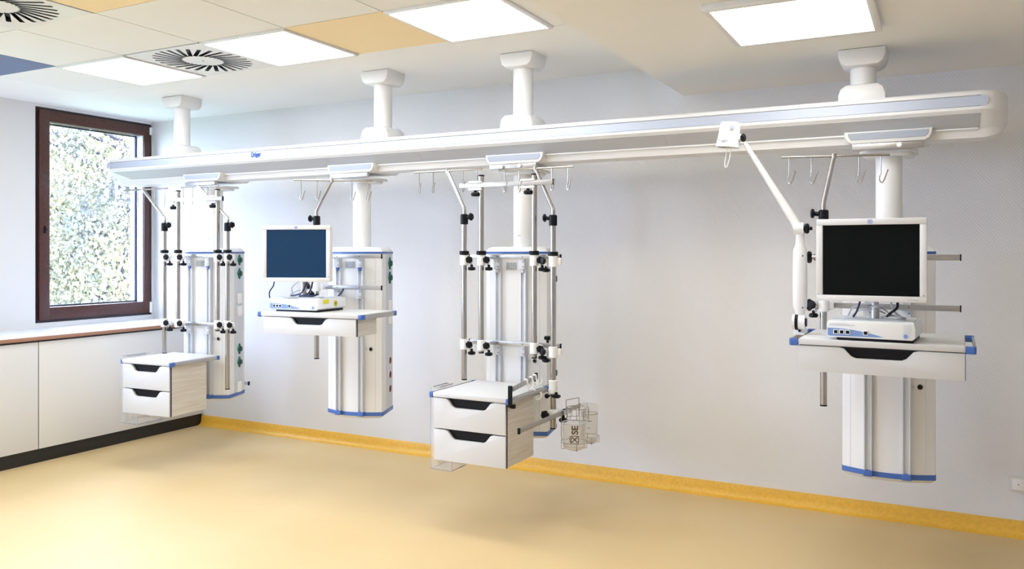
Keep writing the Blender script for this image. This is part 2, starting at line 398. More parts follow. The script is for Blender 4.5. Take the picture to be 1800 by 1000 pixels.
# wall cabinets under the window
XC = -5.91
struct('trim_1', MB().box(XL, XC - .025, YF, YB, 0, .103, .002), 'black_rubber')
for (a, b, lab) in ((3.742, 5.268, 'white cabinet front under the window, reaching the back corner'), (2.2, 3.734, 'white cabinet front at the left edge, left of the dark seam')):
    t = thing('base_cabinet', lab, 'cabinet', ((XL + XC) / 2, (a + b) / 2, .104))
    obj('cabinet_body', MB().box(XL + .002 - (XL + XC) / 2, XC - .022 - (XL + XC) / 2, a - (a + b) / 2 + .003, (b - a) / 2 - .003, .104, .888), 'cab_front', t)
    obj('door', MB().box(XC - .02 - (XL + XC) / 2, XC - (XL + XC) / 2, (a - b) / 2, (b - a) / 2, .106, .897, .0015), 'cab_front', t)
ct = thing('countertop', 'long white worktop with a wooden front edge below the window', 'worktop', (-6.22, 3.4, .905))
obj('top', MB().box(XL + 6.221, .318, -1.6, 1.868, .912, .940), 'counter', ct)
obj('edge_strip', MB().box(.318, .332, -1.6, 1.868, .912, .940, .003), 'wood_edge', ct)
obj('shadow_gap', MB().box(XL + 6.23, .295, -1.6, 1.868, .897, .912), 'black_rubber', ct)
# wall socket
ws = thing('wall_socket', 'small white wall socket low on the back wall at the right edge', 'socket', (.386, YB, .288))
obj('frame', MB().prism(rrect(-.042, .042, .246, .330, .008), -.012, 0, 'y', .002), 'cream', ws)
obj('insert', MB().prism(rrect(-.030, .030, .258, .318, .006), -.017, -.011, 'y', .002), 'plate', ws)
obj('pin_hole', MB().cyl((0, -.0175, .288), (0, -.016, .288), .003), 'ink', ws)
# ================================================================ THE LONG CEILING BEAM
bx0, bx1 = -6.02, .175
beam = thing('supply_beam', 'long white ceiling beam hung on four short columns across the room', 'ceiling beam', ((bx0 + bx1) / 2, 4.60, 2.11))
BC = (bx0 + bx1) / 2
prof = [(-.20, 2.314), (-.192, 2.322), (.192, 2.322), (.20, 2.314), (.20, 2.232), (.19, 2.222), (.105, 2.158), (.10, 2.150), (.082, 2.113), (-.082, 2.113), (-.10, 2.150), (-.105, 2.158), (-.19, 2.222), (-.20, 2.232),
        (-.20, 2.246), (-.190, 2.249), (-.190, 2.297), (-.20, 2.300)]
L2 = (bx1 - bx0) / 2
obj('beam_body', MB().prism(prof, -L2, L2, 'x'), 'white', beam)
for sgn, nm in ((-1, 'left'), (1, 'right')):
    secs = []; pr = [p for p in prof[:14]]
    for i in range(9):
        u = i / 8; sc = math.sqrt(max(0, 1 - (u * .985) ** 2)); scy = .35 + .65 * sc; ln = .115 if sgn > 0 else .075
        secs.append([(sgn * (L2 + ln * u), p[0] * scy * (1 if u < .99 else .9), 2.222 + (p[1] - 2.222) * (.72 + .28 * sc if p[1] > 2.222 else (.30 + .70 * sc))) for p in pr])
    ec = obj('end_cap', MB().loft(secs), 'white', beam)
sm = MB()
for a, b in ((-L2, .02 - L2 + 2.55), (2.574 - L2, L2)):
    sm.box(a, b, -.1945, -.1895, 2.2495, 2.2965)
obj('front_strip', sm, 'strip', beam)
rc = MB(); e0 = rrect(L2 - .020, L2 + .030, 2.2495, 2.2965, .0225, 6); rc.prism(e0, -.2025, -.190, 'y'); e0 = rrect(-L2 - .030, -L2 + .020, 2.2495, 2.2965, .0225, 6); rc.prism(e0, -.2025, -.190, 'y')
obj('strip_end', rc, 'strip', beam)
def under(xa0, xa1, xb0, xb1):   # slanted lower panel standing 2 mm off the slope
    n = Vector((0, -.064, -.085)).normalized() * .002
    a = Vector((0, -.184, 2.2175)) + n; b = Vector((0, -.109, 2.161)) + n
    v = []
    for off in (0, .004):
        o = Vector((0, .064, .085)).normalized() * off
        for x, p in ((xa0, a), (xa1, a), (xb1, b), (xb0, b)): q = p + o; v.append((x, q.y, q.z))
    return MB().add(v, [(0, 1, 2, 3), (7, 6, 5, 4), (0, 4, 5, 1), (1, 5, 6, 2), (2, 6, 7, 3), (3, 7, 4, 0)])
xs = [-L2 + .03, -3.0 - BC, -1.352 - BC, L2 - .002]
for a, b in zip(xs, xs[1:]): obj('light_panel', under(a + .001, b - .001, a + (.12 if a < -3 else .001), b - .001), 'panel_gr', beam, False, label='brushed grey slanting panel')
obj('lower_ledge', MB().box(-L2 + .1, L2 - .01, -.112, -.104, 2.150, 2.159, .002), 'white', beam)
text('lettering', 'Dräger', .052, 'ink_blue', beam, T(-4.405 - BC, -.1965, 2.272) @ FRONT @ Matrix.Scale(.62, 4, (1, 0, 0)), bold=.0012)
for X, top in ((-5.345, ZC), (-3.375, ZC), (-2.300, ZC), (-.345, ZS)):
    x = X - BC; cy_ = -.05
    col = obj('support_column', MB().cyl((x, cy_, 2.33), (x, cy_, top - .02), .062, n=32), 'white', beam)
    def cup(z0, sg):
        o = [(-.112, 0), (-.112, .035), (-.10, .070), (-.075, .088), (.075, .088), (.10, .070), (.112, .035), (.112, 0)]
        return MB().prism([(x + p[0], z0 + sg * p[1]) for p in o], cy_ - .105, cy_ + .105, 'y', .012)
    obj('ceiling_cover', cup(top, -1), 'white', col)
    obj('beam_cover', cup(2.320, 1), 'white', col)
# ================================================================ PENDANTS
def knob(mb, c, axis, r=.021, l=.022):
    ax = Vector(axis).normalized(); c = Vector(c)
    mb.lathe([(r * .35, -l * 1.1), (r * .35, -l * .5), (r * .8, -l * .4), (r, -l * .15), (r, l * .25), (r * .75, l * .5), (.001, l * .55)], c, ax, 24, 6, .07)
    return mb
def head_profile(k=1., f=0.):
    pts = []
    for i in range(13):
        x = -.21 + .42 * i / 12; pts.append((x * k, (-.16 + .06 * (x / .21) ** 2) * k))
    return pts + [(.212 * k, -.085 * k), (.158 * k, .155 * k), (.14 * k, .17 * k), (-.14 * k, .17 * k), (-.158 * k, .155 * k), (-.212 * k, -.085 * k)]
def pendant(X, phi, label, sockets, knobs, rails, upper=None, knobcol='blue', tone='white'):
    t = thing('supply_pendant', label, 'medical pendant', (X, 4.58, .43), phi)
    ri = Matrix.Rotation(R(-phi), 4, 'Z')
    # carriage under the beam
    cprof = [(-.20, 2.168), (-.197, 2.140), (-.185, 2.118), (-.165, 2.106), (.165, 2.106), (.185, 2.118), (.197, 2.140), (.20, 2.168)]
    cg = obj('carriage', MB().prism(cprof, -.135, .185, 'y', .01).xf(ri), 'cream', t)
    ip = [(-.182, 2.160), (-.180, 2.143), (-.168, 2.126), (.168, 2.126), (.180, 2.143), (.182, 2.160)]
    obj('front_inset', MB().prism(ip, -.138, -.133, 'y').xf(ri), 'inset', cg)
    obj('crossbar', MB().box(-.160, .160, -.150, -.120, 2.074, 2.103, .002).xf(ri), 'silver', cg)
    kb = MB()
    for kx in knobs: kb.lathe([(.011, 0), (.013, -.004), (.013, -.012), (.009, -.016)], (kx, -.150, 2.088), (0, 1, 0))
    if knobs: obj('round_button', kb.xf(ri), 'white', cg)
    obj('mounting_plate', MB().prism(rrect(-.135, .135, -.09, .15, .05), 2.062, 2.076, 'z', .003).prism(rrect(-.115, .115, -.08, .12, .05), 2.044, 2.062, 'z', .003).xf(ri), 'white', cg)
    obj('column', MB().cyl((0, 0, 1.57), (0, 0, 2.05), .062, n=40), 'white', t)
    mk = MB().box(-.012, .012, -.0635, -.0600, 1.664, 1.668)
    obj('column_marking', mk.xf(ri @ Matrix.Rotation(R(0), 4, 'Z')), 'ink_grey', t)
    # head
    hp = head_profile()
    obj('head_body', MB().prism(hp, .475, 1.553, 'z'), tone, t)
    sec = []
    for z, k in ((1.565, 1.0), (1.575, .985), (1.588, .93), (1.597, .84)): sec.append([(p[0] * k, p[1] * k, z) for p in hp])
    obj('top_cover', MB().loft(sec), 'white', t)
    sec = []
    for z, k in ((.45, 1.0), (.442, .97), (.433, .90), (.43, .80)): sec.append([(p[0] * k, p[1] * k, z) for p in hp])
    obj('bottom_cover', MB().loft(sec), 'cream', t)
    obj('trim_band', MB().prism([(p[0] * 1.012, p[1] * 1.012) for p in hp], 1.553, 1.566, 'z'), 'blue_band', t)
    obj('trim_band', MB().prism([(p[0] * 1.012, p[1] * 1.012) for p in hp], .45, .476, 'z'), 'blue', t)
    for sx in (-.17, .17):
        obj('seam_line', MB().box(sx - .0015, sx + .0015, -.121, -.117, .477, 1.552), 'side', t)
    for sx in (-.086, .086):
        obj('rail_track', MB().box(sx - .019, sx - .012, -.178, -.140, .478, 1.545, .001).box(sx + .012, sx + .019, -.178, -.140, .478, 1.545, .001).box(sx - .0125, sx + .0125, -.166, -.1405, .4785, 1.5445), 'grey_lt', t)
        obj('track_foot', MB().box(sx - .021, sx + .021, -.180, -.140, .452, .482, .002), 'blue', t)
    # accessory rails
    for (x0, x1, z) in rails:
        rl = obj('equipment_rail', MB().box(x0, x1, -.206, -.196, z - .0135, z + .0135, .001), 'silver', t)
        obj('rail_end_cap', MB().box(x1 - .001, x1 + .005, -.208, -.194, z - .016, z + .016, .001), 'black', rl)
        obj('rail_end_cap', MB().box(x0 - .005, x0 + .001, -.208, -.194, z - .016, z + .016, .001), 'black', rl)
        for sx in (-.086, .086):
            if x0 < sx < x1:
                obj('rail_bracket', MB().box(sx - .020, sx + .020, -.196, -.177, z - .075, z + .013, .002), 'grey_lt', rl)
                for zz in (z - .03, z - .06, z): obj('bracket_screw', MB().cyl((sx + .012, -.2085 if zz == z else -.1975, zz), (sx + .012, -.19, zz), .0035, n=8), 'ink', rl)
    zt = rails[0][2] - .085
    for sx in (-.086, .086):
        obj('lock_button', MB().lathe([(.012, 0), (.013, -.006), (.010, -.010)], (sx, -.178, zt), (0, 1, 0)), knobcol, t)
    obj('label_plate', MB().box(-.035, .035, -.164, -.158, 1.455, 1.500, .001), 'label', t)
    # side panels with sockets
    a = Vector((.212, -.085)); b = Vector((.158, .155)); d = (b - a); L = d.length; d.normalize(); nr = Vector((d.y, -d.x))
    ang = math.atan2(d.y, d.x)
    for s_ in (1, -1):
        def SM(mb): return mb.xf(Matrix.Translation((a.x, a.y, 0)) @ Matrix.Rotation(ang, 4, 'Z')).xf(Matrix.Scale(s_, 4, (1, 0, 0)))
        # local: x along the side, -y outward
        sp = obj('side_panel', SM(MB().box(L * .30, L * .88, -.002, .004, .477, 1.552)), 'side', t)
        c0 = L * .60
        for kind, z in sockets:
            if kind == 'g':
                dm = [(c0 - .030, z), (c0, z - .042), (c0 + .030, z), (c0, z + .042)]
                so = obj('gas_socket', SM(MB().prism(dm, -.014, 0, 'y', .004)), 'green', sp, label='green diamond gas outlet')
                obj('socket_opening', SM(MB().cyl((c0 + .003, -.022, z), (c0 + .003, -.012, z), .019)), 'dkgreen', so)
            elif kind == 'r':
                so = obj('power_socket', SM(MB().lathe([(.030, 0), (.030, .006), (.024, .008)], (c0, -.001, z), (0, -1, 0))), 'plate', sp)
                obj('socket_ring', SM(MB().ring((c0, -.009, z), .023, .0025, axis=(0, 1, 0))), 'red', so)
                obj('socket_opening', SM(MB().cyl((c0, -.0095, z), (c0, -.006, z), .020)), 'black', so)
            elif kind == 'p':
                obj('switch_plate', SM(MB().box(c0 - .036, c0 + .036, -.012, 0, z - .040, z + .040, .004)), 'plate', sp)
            else:
                obj('screw', SM(MB().cyl((c0, -.004, z), (c0, 0, z), .006)), 'grey_lt', sp)
    hc = MB(); hc.ring((.145, -.134, .905), .012, .0025, axis=(0, 1, 0))
    obj('port_ring', hc, 'silver', t); obj('port', MB().cyl((.145, -.138, .905), (.145, -.125, .905), .011), 'black', t)
    obj('port_marking', MB().box(.098, .120, -.1455, -.143, .901, .902).box(.098, .120, -.1455, -.143, .909, .910).box(.098, .099, -.1455, -.143, .901, .910).box(.119, .120, -.1435, -.1405, .901, .910), 'ink_grey', t)
    return t
Sg = [('g', 1.503), ('g', 1.397), ('s', 1.304), ('p', 1.203), ('p', 1.105), ('g', .81), ('g', .708), ('s', .61), ('p', .515)]
Sr = [('g', 1.485), ('g', 1.385), ('p', 1.19), ('p', 1.10), ('r', .808), ('r', .709), ('r', .61)]
pendant(-5.015, 8, 'white supply pendant nearest the window, with green gas outlets on its side', Sg, [], [(-.25, .30, 1.535), (-.25, .30, 1.02)])
pendant(-3.578, 8, 'white supply pendant behind the monitor with the blue-tinted screen', Sr, [], [(-.24, .262, 1.535), (-.30, .262, 1.325)])
p3 = pendant(-2.314, 0, 'white supply pendant in the middle, carrying four steel poles and a drawer unit', Sg, [-.072, .052], [(-.27, .345, 1.535), (-.27, .345, 1.01)], knobcol='grey_lt')
pendant(-.227, 0, 'white supply pendant at the right, behind the monitor with the black screen', Sr, [.055], [(-.33, .315, 1.537), (-.33, .315, 1.296)])
# ================================================================ POLES
def iv_pole(X, Y, z0, z1, label, clamps=(), joint=None, hook=None, group='steel poles on the pendants', upclamp=None, r=.0165, kside=1, ring=True):
    """joint=(dx,dz) arm from the joint; hook=(cx,cy,z,angle,len,[fractions]) bar in world offset"""
    t = thing('infusion_pole', label, 'pole', (X, Y, z0), 0, None)
    zt = z1
    obj('tube', MB().cyl((0, 0, z0), (0, 0, zt), r, n=20), 'steel', t)
    obj('tube_end', MB().cyl((0, 0, z0 - .004), (0, 0, z0 + .003), r + .0005, n=20), 'black', t)
    for i, z in enumerate(clamps):
        c = obj('clamp', MB().lathe([(r + .001, -.032), (.026, -.030), (.026, .030), (r + .001, .032)], (0, 0, z)).box(-.01, .045, .005, .03, z - .02, z + .02, .004), 'plate', t)
        if i == 0 and ring: obj('clamp_ring', MB().lathe([(.025, 0), (.030, .003), (.030, .022), (.025, .025)], (0, 0, z + .031)), 'black', c)
        obj('clamp_knob', knob(MB(), (.052 * kside, -.030, z + .002), (.35 * kside, -1, 0)), 'black', c)
        obj('clamp_knob', knob(MB(), (.048 * kside, .008, z - .052), (0, 0, -1), .022, .022), 'black', c)
        obj('clamp_bolt', MB().cyl((.020 * kside, -.002, z + .002), (.046 * kside, -.022, z + .002), .008).cyl((.040 * kside, .01, z - .035), (.040 * kside, .01, z - .012), .007), 'silver', c)
    if upclamp:
        z = upclamp
        c = obj('rail_clamp', MB().box(-.075, .012, -.032, .004, z + .014, z + .026, .003).box(-.075, .012, -.032, .004, z - .030, z - .016, .003).box(-.075, -.045, -.004, .012, z - .03, z + .026, .003), 'plate', t)
        obj('clamp_knob', knob(MB(), (-.032, -.018, z - .052), (0, 0, -1), .024, .026), 'black', c)
        obj('tube_cap', MB().lathe([(r + .003, 0), (r + .003, .007), (r * .6, .010)], (0, 0, zt)), 'black', t)
    if hook:
        cx_, cy_, hz, ang, ln, fr, off = hook
        jb = obj('joint', MB().lathe([(r + .002, -.04), (.024, -.036), (.024, .018), (r + .002, .024)], (0, 0, zt)).cyl((0, 0, zt), (.045 * kside, -.005, zt + .006), .011), 'black', t)
        obj('joint_knob', knob(MB(), (.050 * kside, -.006, zt + .006), (kside, -.2, 0), .022, .02), 'black', jb)
        pts = spline([(0, 0, zt + .01), (0, 0, zt + .055), (cx_ * .12, cy_ * .12, zt + .085), (cx_ * .6, cy_ * .6, zt + .085 + (hz - zt - .085) * .55), (cx_, cy_, hz)], 6)
        arm = obj('bent_arm', MB().tube(pts, .0115, 14), 'steel', t)
        d = Vector((math.cos(R(ang)), math.sin(R(ang)), 0)); c0 = Vector((cx_, cy_, hz)); 
        a0 = c0 - d * ln * off; a1 = c0 + d * ln * (1 - off)
        bar = obj('hook_bar', MB().cyl(a0, a1, .0062, n=12).cyl(c0 - Vector((0, 0, .012)), c0 + Vector((0, 0, .012)), .012, n=12), 'steel', t)
        nd = Vector((-d.y, d.x, 0))
        for q in fr:
            p = a0 + (a1 - a0) * q
            hk = [p, p - Vector((0, 0, .086)), p - Vector((0, 0, .098)) - d * .004, p - Vector((0, 0, .120)) - d * .006, p - Vector((0, 0, .134)) + d * .002 - nd * .004, p - Vector((0, 0, .124)) + d * .012 - nd * .010, p - Vector((0, 0, .098)) + d * .020 - nd * .018, p - Vector((0, 0, .072)) + d * .028 - nd * .024]
            obj('hook', MB().tube(spline(hk, 5), .0032, 8), 'steel', bar)
    return t
# middle pendant: four poles
YP = 4.30
iv_pole(-2.578, YP, .785, 1.772, 'outer left steel pole of the middle pendant, with a hooked bar', (1.515, 1.0), hook=(-.123, 0, 2.067, 0, .495, (.08, .29, .73, .93), .5))
iv_pole(-2.458, YP, .955, 2.022, 'plain steel pole second from the left on the middle pendant', (1.515, 1.0), upclamp=1.966)
iv_pole(-2.101, YP, .945, 2.014, 'plain steel pole third from the left on the middle pendant', (1.515, 1.0), upclamp=1.966)
iv_pole(-1.98, YP, .545, 1.755, 'outer right steel pole of the middle pendant, reaching lowest, with a hooked bar', (1.51, .985), hook=(-.114, 0, 2.052, 0, .484, (.08, .28, .72, .93), .5), kside=-1)
# window pendant: four poles
iv_pole(-5.206, 4.27, .80, 1.762, 'outer left steel pole of the window pendant, its hooked bar crossing the window', (1.525, 1.03), hook=(-.24, 0, 2.047, 0, .498, (.03, .33, .72, .94), .45))
iv_pole(-5.076, 4.285, 1.005, 2.02, 'plain steel pole second from the window on the window pendant', (1.525, 1.03), upclamp=1.95)
iv_pole(-4.717, 4.335, .985, 2.02, 'plain steel pole third from the window on the window pendant', (1.525, 1.03), upclamp=1.955)
iv_pole(-4.632, 4.35, .56, 1.757, 'outer right steel pole of the window pendant, hanging down beside the drawer unit', (1.525, 1.03), hook=(-.30, 0, 2.056, 0, .40, (.07, .32, .72, .93), .48), kside=1)
# single poles
iv_pole(-3.735, 4.29, .845, 1.785, 'single steel pole behind the blue-tinted monitor with a turned hook bar', (1.33,), hook=(.115, .02, 2.045, 37, .52, (.09, .29, .73, .93), .48), kside=-1, ring=False)
iv_pole(-.507, 4.30, .805, 1.748, 'single steel pole behind the black monitor with four hooks', (1.30,), hook=(.048, 0, 2.035, 15, .50, (.07, .28, .72, .92), .49), kside=-1, ring=False)
for nm, X, Y, zs, lab in (('rail_clamp', -.55, 4.36, (1.537, 1.296), 'black-knobbed rail clamp left of the black monitor'),):
    for z, l2 in zip(zs, ('upper', 'lower')):
        t = thing(nm, l2 + ' ' + lab, 'clamp', (X, Y, z - .02))
        obj('clamp_body', MB().box(.0, .075, -.022, .012, z - .021, z + .021, .004).cyl((-.022, -.006, z), (.01, -.006, z), .012), 'silver', t)
        obj('clamp_knob', knob(MB(), (-.030, -.006, z), (-1, 0, 0), .028, .026), 'black', t)
# cross rails joining the upper ends of the inner poles
def cross_rail(x0, x1, y0, y1, z, label):
    a = math.degrees(math.atan2(y1 - y0, x1 - x0)); ln = math.hypot(x1 - x0, y1 - y0)
    t = thing('cross_rail', label, 'rail', ((x0 + x1) / 2, (y0 + y1) / 2, z - .015), a)
    obj('bar', MB().box(-ln / 2, ln / 2, -.005, .005, z - .0145, z + .0145, .001), 'silver', t)
    obj('end_cap', MB().box(ln / 2 - .001, ln / 2 + .006, -.007, .007, z - .017, z + .017, .001), 'black', t)
cross_rail(-2.60, -1.972, 4.283, 4.283, 1.968, 'flat metal cross rail clamped across two pole tops of the middle pendant')
cross_rail(-5.12, -4.64, 4.245, 4.31, 1.955, 'flat metal cross rail clamped across two pole tops of the window pendant')
# ================================================================ DRAWER UNITS AND SHELVES
def drawer_front(w_, z0, z1, notch, nd, y, th=.018):
    n2 = notch / 2; n1 = notch * .33; zt = z1
    top = [(-w_ / 2, zt), (-n2 - .02, zt), (-n2, zt - nd * .12), (-n1 - .018, zt - nd * .82), (-n1, zt - nd), (n1, zt - nd), (n1 + .018, zt - nd * .82), (n2, zt - nd * .12), (n2 + .02, zt), (w_ / 2, zt)]
    out = top + [(w_ / 2, z0), (-w_ / 2, z0)]
    return MB().prism(out, y, y + th, 'y', .0015)
def drawer_unit(loc, rz, label, w_=.455, top=.78, bot=.404, box_d=.34, board_d=.50, board_w=None, n=2, cat='drawer unit', name='drawer_unit', notch=.27, railw=.04, nd=.048, boardth=.026, bd0=0):
    t = thing(name, label, cat, (loc[0], loc[1], bot), rz)
    bw = board_w or (w_ + .01)
    bo = MB(); z1 = top - boardth
    bo.box(-w_ / 2, -w_ / 2 + .016, .020, box_d, bot, z1).box(w_ / 2 - .016, w_ / 2, .020, box_d, bot, z1).box(-w_ / 2 + .0155, w_ / 2 - .0155, .0205, box_d - .0005, bot + .0005, bot + .014).box(-w_ / 2 + .0155, w_ / 2 - .0155, box_d - .014, box_d - .001, bot + .001, z1 - .0005)
    obj('cabinet_body', bo, 'grain', t)
    b = obj('top_board', MB().box(-bw / 2, bw / 2, -.004, board_d, top - boardth, top, .004), 'laminate', t)
    h = (z1 - bot) / n
    for i in range(n):
        za = bot + i * h + (.002 if i else 0); zb = bot + (i + 1) * h - .004
        d = obj('drawer', drawer_front(w_, za, zb, notch, nd, 0), 'laminate', t)
        obj('recess_shade', MB().box(-notch / 2 - .01, notch / 2 + .01, .020, .030, zb - nd - .02, zb - .001), 'black', d)  # black sheet behind the notch stands in for shade inside the drawer
    obj('shadow_edge', MB().box(w_ / 2 + .0005, w_ / 2 + .0025, .010, .0205, bot, z1).box(-w_ / 2, w_ / 2, .0185, .021, z1 - .006, z1), 'gasket', t)
    # side rails with blue corner pieces
    for s_ in (-1, 1):
        e = s_ * (bw / 2); o_ = s_ * (bw / 2 + railw)
        lo, hi = min(e, o_), max(e, o_)
        rl = obj('side_rail', MB().box(min(o_, o_ - s_ * .010), max(o_, o_ - s_ * .010), .03, board_d - .035, top - .030, top - .003, .001), 'silver', t)
        obj('corner_piece', MB().prism([(e, -.006), (o_ - s_ * .008, -.006), (o_, .003), (o_, .035), (o_ - s_ * .012, .035), (o_ - s_ * .012, .016), (e, .016)], top - .031, top - .001, 'z', .002), 'blue', rl)
        obj('corner_piece', MB().prism([(e, board_d), (o_ - s_ * .008, board_d), (o_, board_d - .009), (o_, board_d - .04), (o_ - s_ * .012, board_d - .04), (o_ - s_ * .012, board_d - .018), (e, board_d - .018)], top - .031, top - .001, 'z', .002), 'blue', rl)
    return t
drawer_unit((-2.280, 3.850), 0, 'white two-drawer unit hanging in the middle with striped wood-grain side', board_d=.495, railw=.026)
drawer_unit((-4.955, 3.905), 3, 'white two-drawer unit hanging left below the window pendant', w_=.452, top=.797, bot=.418, board_d=.46, railw=.016)
drawer_unit((-3.455, 3.892), 6, 'wide shelf with one drawer under the blue-tinted monitor', w_=.68, top=1.185, bot=1.05, box_d=.24, board_d=.42, board_w=.72, n=1, cat='shelf', name='monitor_shelf', notch=.25, nd=.042, railw=.028)
drawer_unit((-.229, 3.790), -1, 'wide shelf with one drawer under the black monitor on the right', w_=.645, top=1.18, bot=1.038, box_d=.30, board_d=.53, board_w=.650, n=1, cat='shelf', name='monitor_shelf', notch=.27, nd=.044, railw=.038)
# ================================================================ PROCESSOR BOXES
def processor(loc, rz, z, label, W=.35, D=.30, H=.072, stickers=False):
    t = thing('processor_box', label, 'monitor processor', (loc[0], loc[1], z), rz)
    z0 = z + .012
    pf = [(-W / 2 + .006, z0), (W / 2 - .012, z0), (W / 2, z0 + .010), (W / 2, z0 + H * .75), (W / 2 - .006, z0 + H), (-W / 2 + .008, z0 + H), (-W / 2, z0 + H - .012), (-W / 2, z0 + .012)]
    obj('housing', MB().prism(pf, .012, D, 'y', .003), 'box_white', t)
    obj('lid', MB().box(-W / 2 + .012, W / 2 - .012, .03, D - .01, z0 + H, z0 + H + .004, .002), 'box_top', t)
    fp = MB().prism(pf, 0, .014, 'y', .003); face = obj('front_panel', fp, 'box_white', t)
    sw = [(-W / 2 + .004, z0 + .010), (-W / 2 + .004, z0 + H * .56)]
    for i in range(13):
        u = i / 12; sw.append((-W / 2 + .004 + (W * .64) * u, z0 + H * .56 - (H * .56 - .008) * (u ** 2.2)))
    sw.append((-W / 2 + .012, z0 + .006))
    obj('blue_swoosh', MB().prism(sw[::-1], -.0025, .002, 'y'), 'box_blue', face)
    fr = MB(); pt = MB()
    for px_ in (.038, .062, .086, .158):
        x = -W / 2 + px_; zz = z0 + .024
        fr.box(x - .010, x + .010, -.004, 0, zz - .010, zz + .010, .001); pt.box(x - .007, x + .007, -.0055, 0, zz - .007, zz + .007, .001)
    obj('port_frame', fr, 'plate', face); obj('port', pt, 'black', face)
    obj('name_strip', MB().box(-W / 2 + .010, -W / 2 + .115, -.0015, .002, z0 + H * .74, z0 + H * .76).box(-W / 2 + .010, -W / 2 + .09, -.0015, .002, z0 + H * .84, z0 + H * .85), 'ink_grey', face)
    vg = MB()
    for i in range(6): vg.box(W / 2 - .045, W / 2 - .014, -.002, .002, z0 + H * .88 - i * .0065, z0 + H * .88 - i * .0065 + .002)
    if not stickers: obj('vent_groove', vg, 'box_top', face)
    else: vg.bm.free()
    em = obj('emblem', MB().lathe([(.0125, 0), (.0125, .002)], (W / 2 - .036, -.0005, z0 + .017), (0, -1, 0)), 'box_blue', face)
    obj('emblem_ring', MB().ring((W / 2 - .036, -.0028, z0 + .017), .0105, .0012, axis=(0, 1, 0)), 'plate', em)
    if stickers:
        obj('warning_sticker', MB().box(W / 2 - .002, W / 2 + .0012, .055, .115, z0 + .040, z0 + .064, .0003), 'yellow', t)
        st = obj('hazard_sticker', MB().lathe([(.020, 0), (.020, .0012)], (W / 2, .185, z0 + .036), (1, 0, 0)), 'yellow', t)
        obj('hazard_symbol', MB().lathe([(.006, 0), (.006, .002)], (W / 2, .185, z0 + .036), (1, 0, 0)).ring((W / 2 + .0014, .185, z0 + .036), .013, .0015, axis=(1, 0, 0)), 'ink_brown', st)
    obj('foot', MB().box(-W / 2 + .04, W / 2 - .008, .012, D - .02, z, z + .014, .002), 'black', t)
    return t
processor((-.262, 3.800), -4, 1.18, 'white processor box with blue swoosh, on the right-hand monitor shelf')
processor((-3.625, 3.945), 4, 1.185, 'white processor box with yellow stickers on its side, below the blue-tinted monitor', W=.375, D=.30, stickers=True)
# ================================================================ MONITORS
def monitor(loc, rz, zb, zt, zbase, label, scr, W=.437, Dp=.055):
    t = thing('monitor', label, 'monitor', (loc[0], loc[1], zbase), rz)
    h = W / 2; b = .027
    sh = MB()
    for q in ((-h, h, zt - b, zt), (-h, h, zb, zb + b * .95), (-h, -h + b, zb + b * .95, zt - b), (h - b, h, zb + b * .95, zt - b)): sh.box(q[0], q[1], -.030, 0, q[2], q[3], .003)
    obj('bezel', sh, 'mon', t)
    obj('back_shell', MB().box(-h + .002, h - .002, -.004, Dp * .5, zb + .002, zt - .002, .006).box(-h * .7, h * .7, Dp * .4, Dp, zb + .05, zt - .05, .012), 'mon', t)
    obj('screen', MB().box(-h + b - .001, h - b + .001, -.024, -.010, zb + b * .9, zt - b + .001), scr, t, False)
    em = obj('emblem', MB().prism(rrect(-.009, .009, zt - b / 2 - .009, zt - b / 2 + .009, .005), -.0315, -.029, 'y'), 'box_blue', t)
    obj('emblem_ring', MB().ring((0, -.0318, zt - b / 2), .0055, .0008, axis=(0, 1, 0)), 'plate', em)
    obj('power_light', MB().cyl((h - .012, -.0312, zb + .032), (h - .012, -.029, zb + .032), .002), 'ink', t)
    obj('model_marking', MB().box(h - .075, h - .03, -.0308, -.029, zb + .011, zb + .0125), 'ink_grey', t)
    y = Dp + .012
    obj('neck', MB().cyl((.012, y, zbase), (.012, y, zbase + .055), .018).cyl((.012, y, zbase + .053), (.012, y, zb + .12), .0165), 'silver', t)
    obj('neck_collar', MB().lathe([(.017, 0), (.0195, .002), (.0195, .010), (.017, .012)], (.012, y, zbase + .05)), 'grey_lt', t)
    obj('base_plate', MB().prism(rrect(-.11, .13, y - .05, y + .06, .01), zbase, zbase + .004, 'z', .001), 'box_top', t)
    obj('tilt_bracket', MB().box(-.03, .054, Dp - .004, y + .004, zb + .04, zb + .13, .004), 'grey_lt', t)
    return t
monitor((-.263, 3.855), -1, 1.349, 1.707, 1.268, 'white-framed flat monitor with a black screen on the right shelf', 'screen')
monitor((-3.598, 3.955), 20, 1.377, 1.732, 1.273, 'white-framed flat monitor with a blue-tinted screen, second pendant from the window', 'screen_b', W=.447)
def cable(pts, r, m, label):
    return tag(obj('cable', MB().tube(spline(pts, 8), r, 8), m), label, 'cable')
def cset(ox, oy, oz, rz, defs):
    q = Matrix.Translation((ox, oy, oz)) @ Matrix.Rotation(R(rz), 4, 'Z')
    for pts, r, m, lab in defs: cable([q @ Vector(p) for p in pts], r, m, lab)
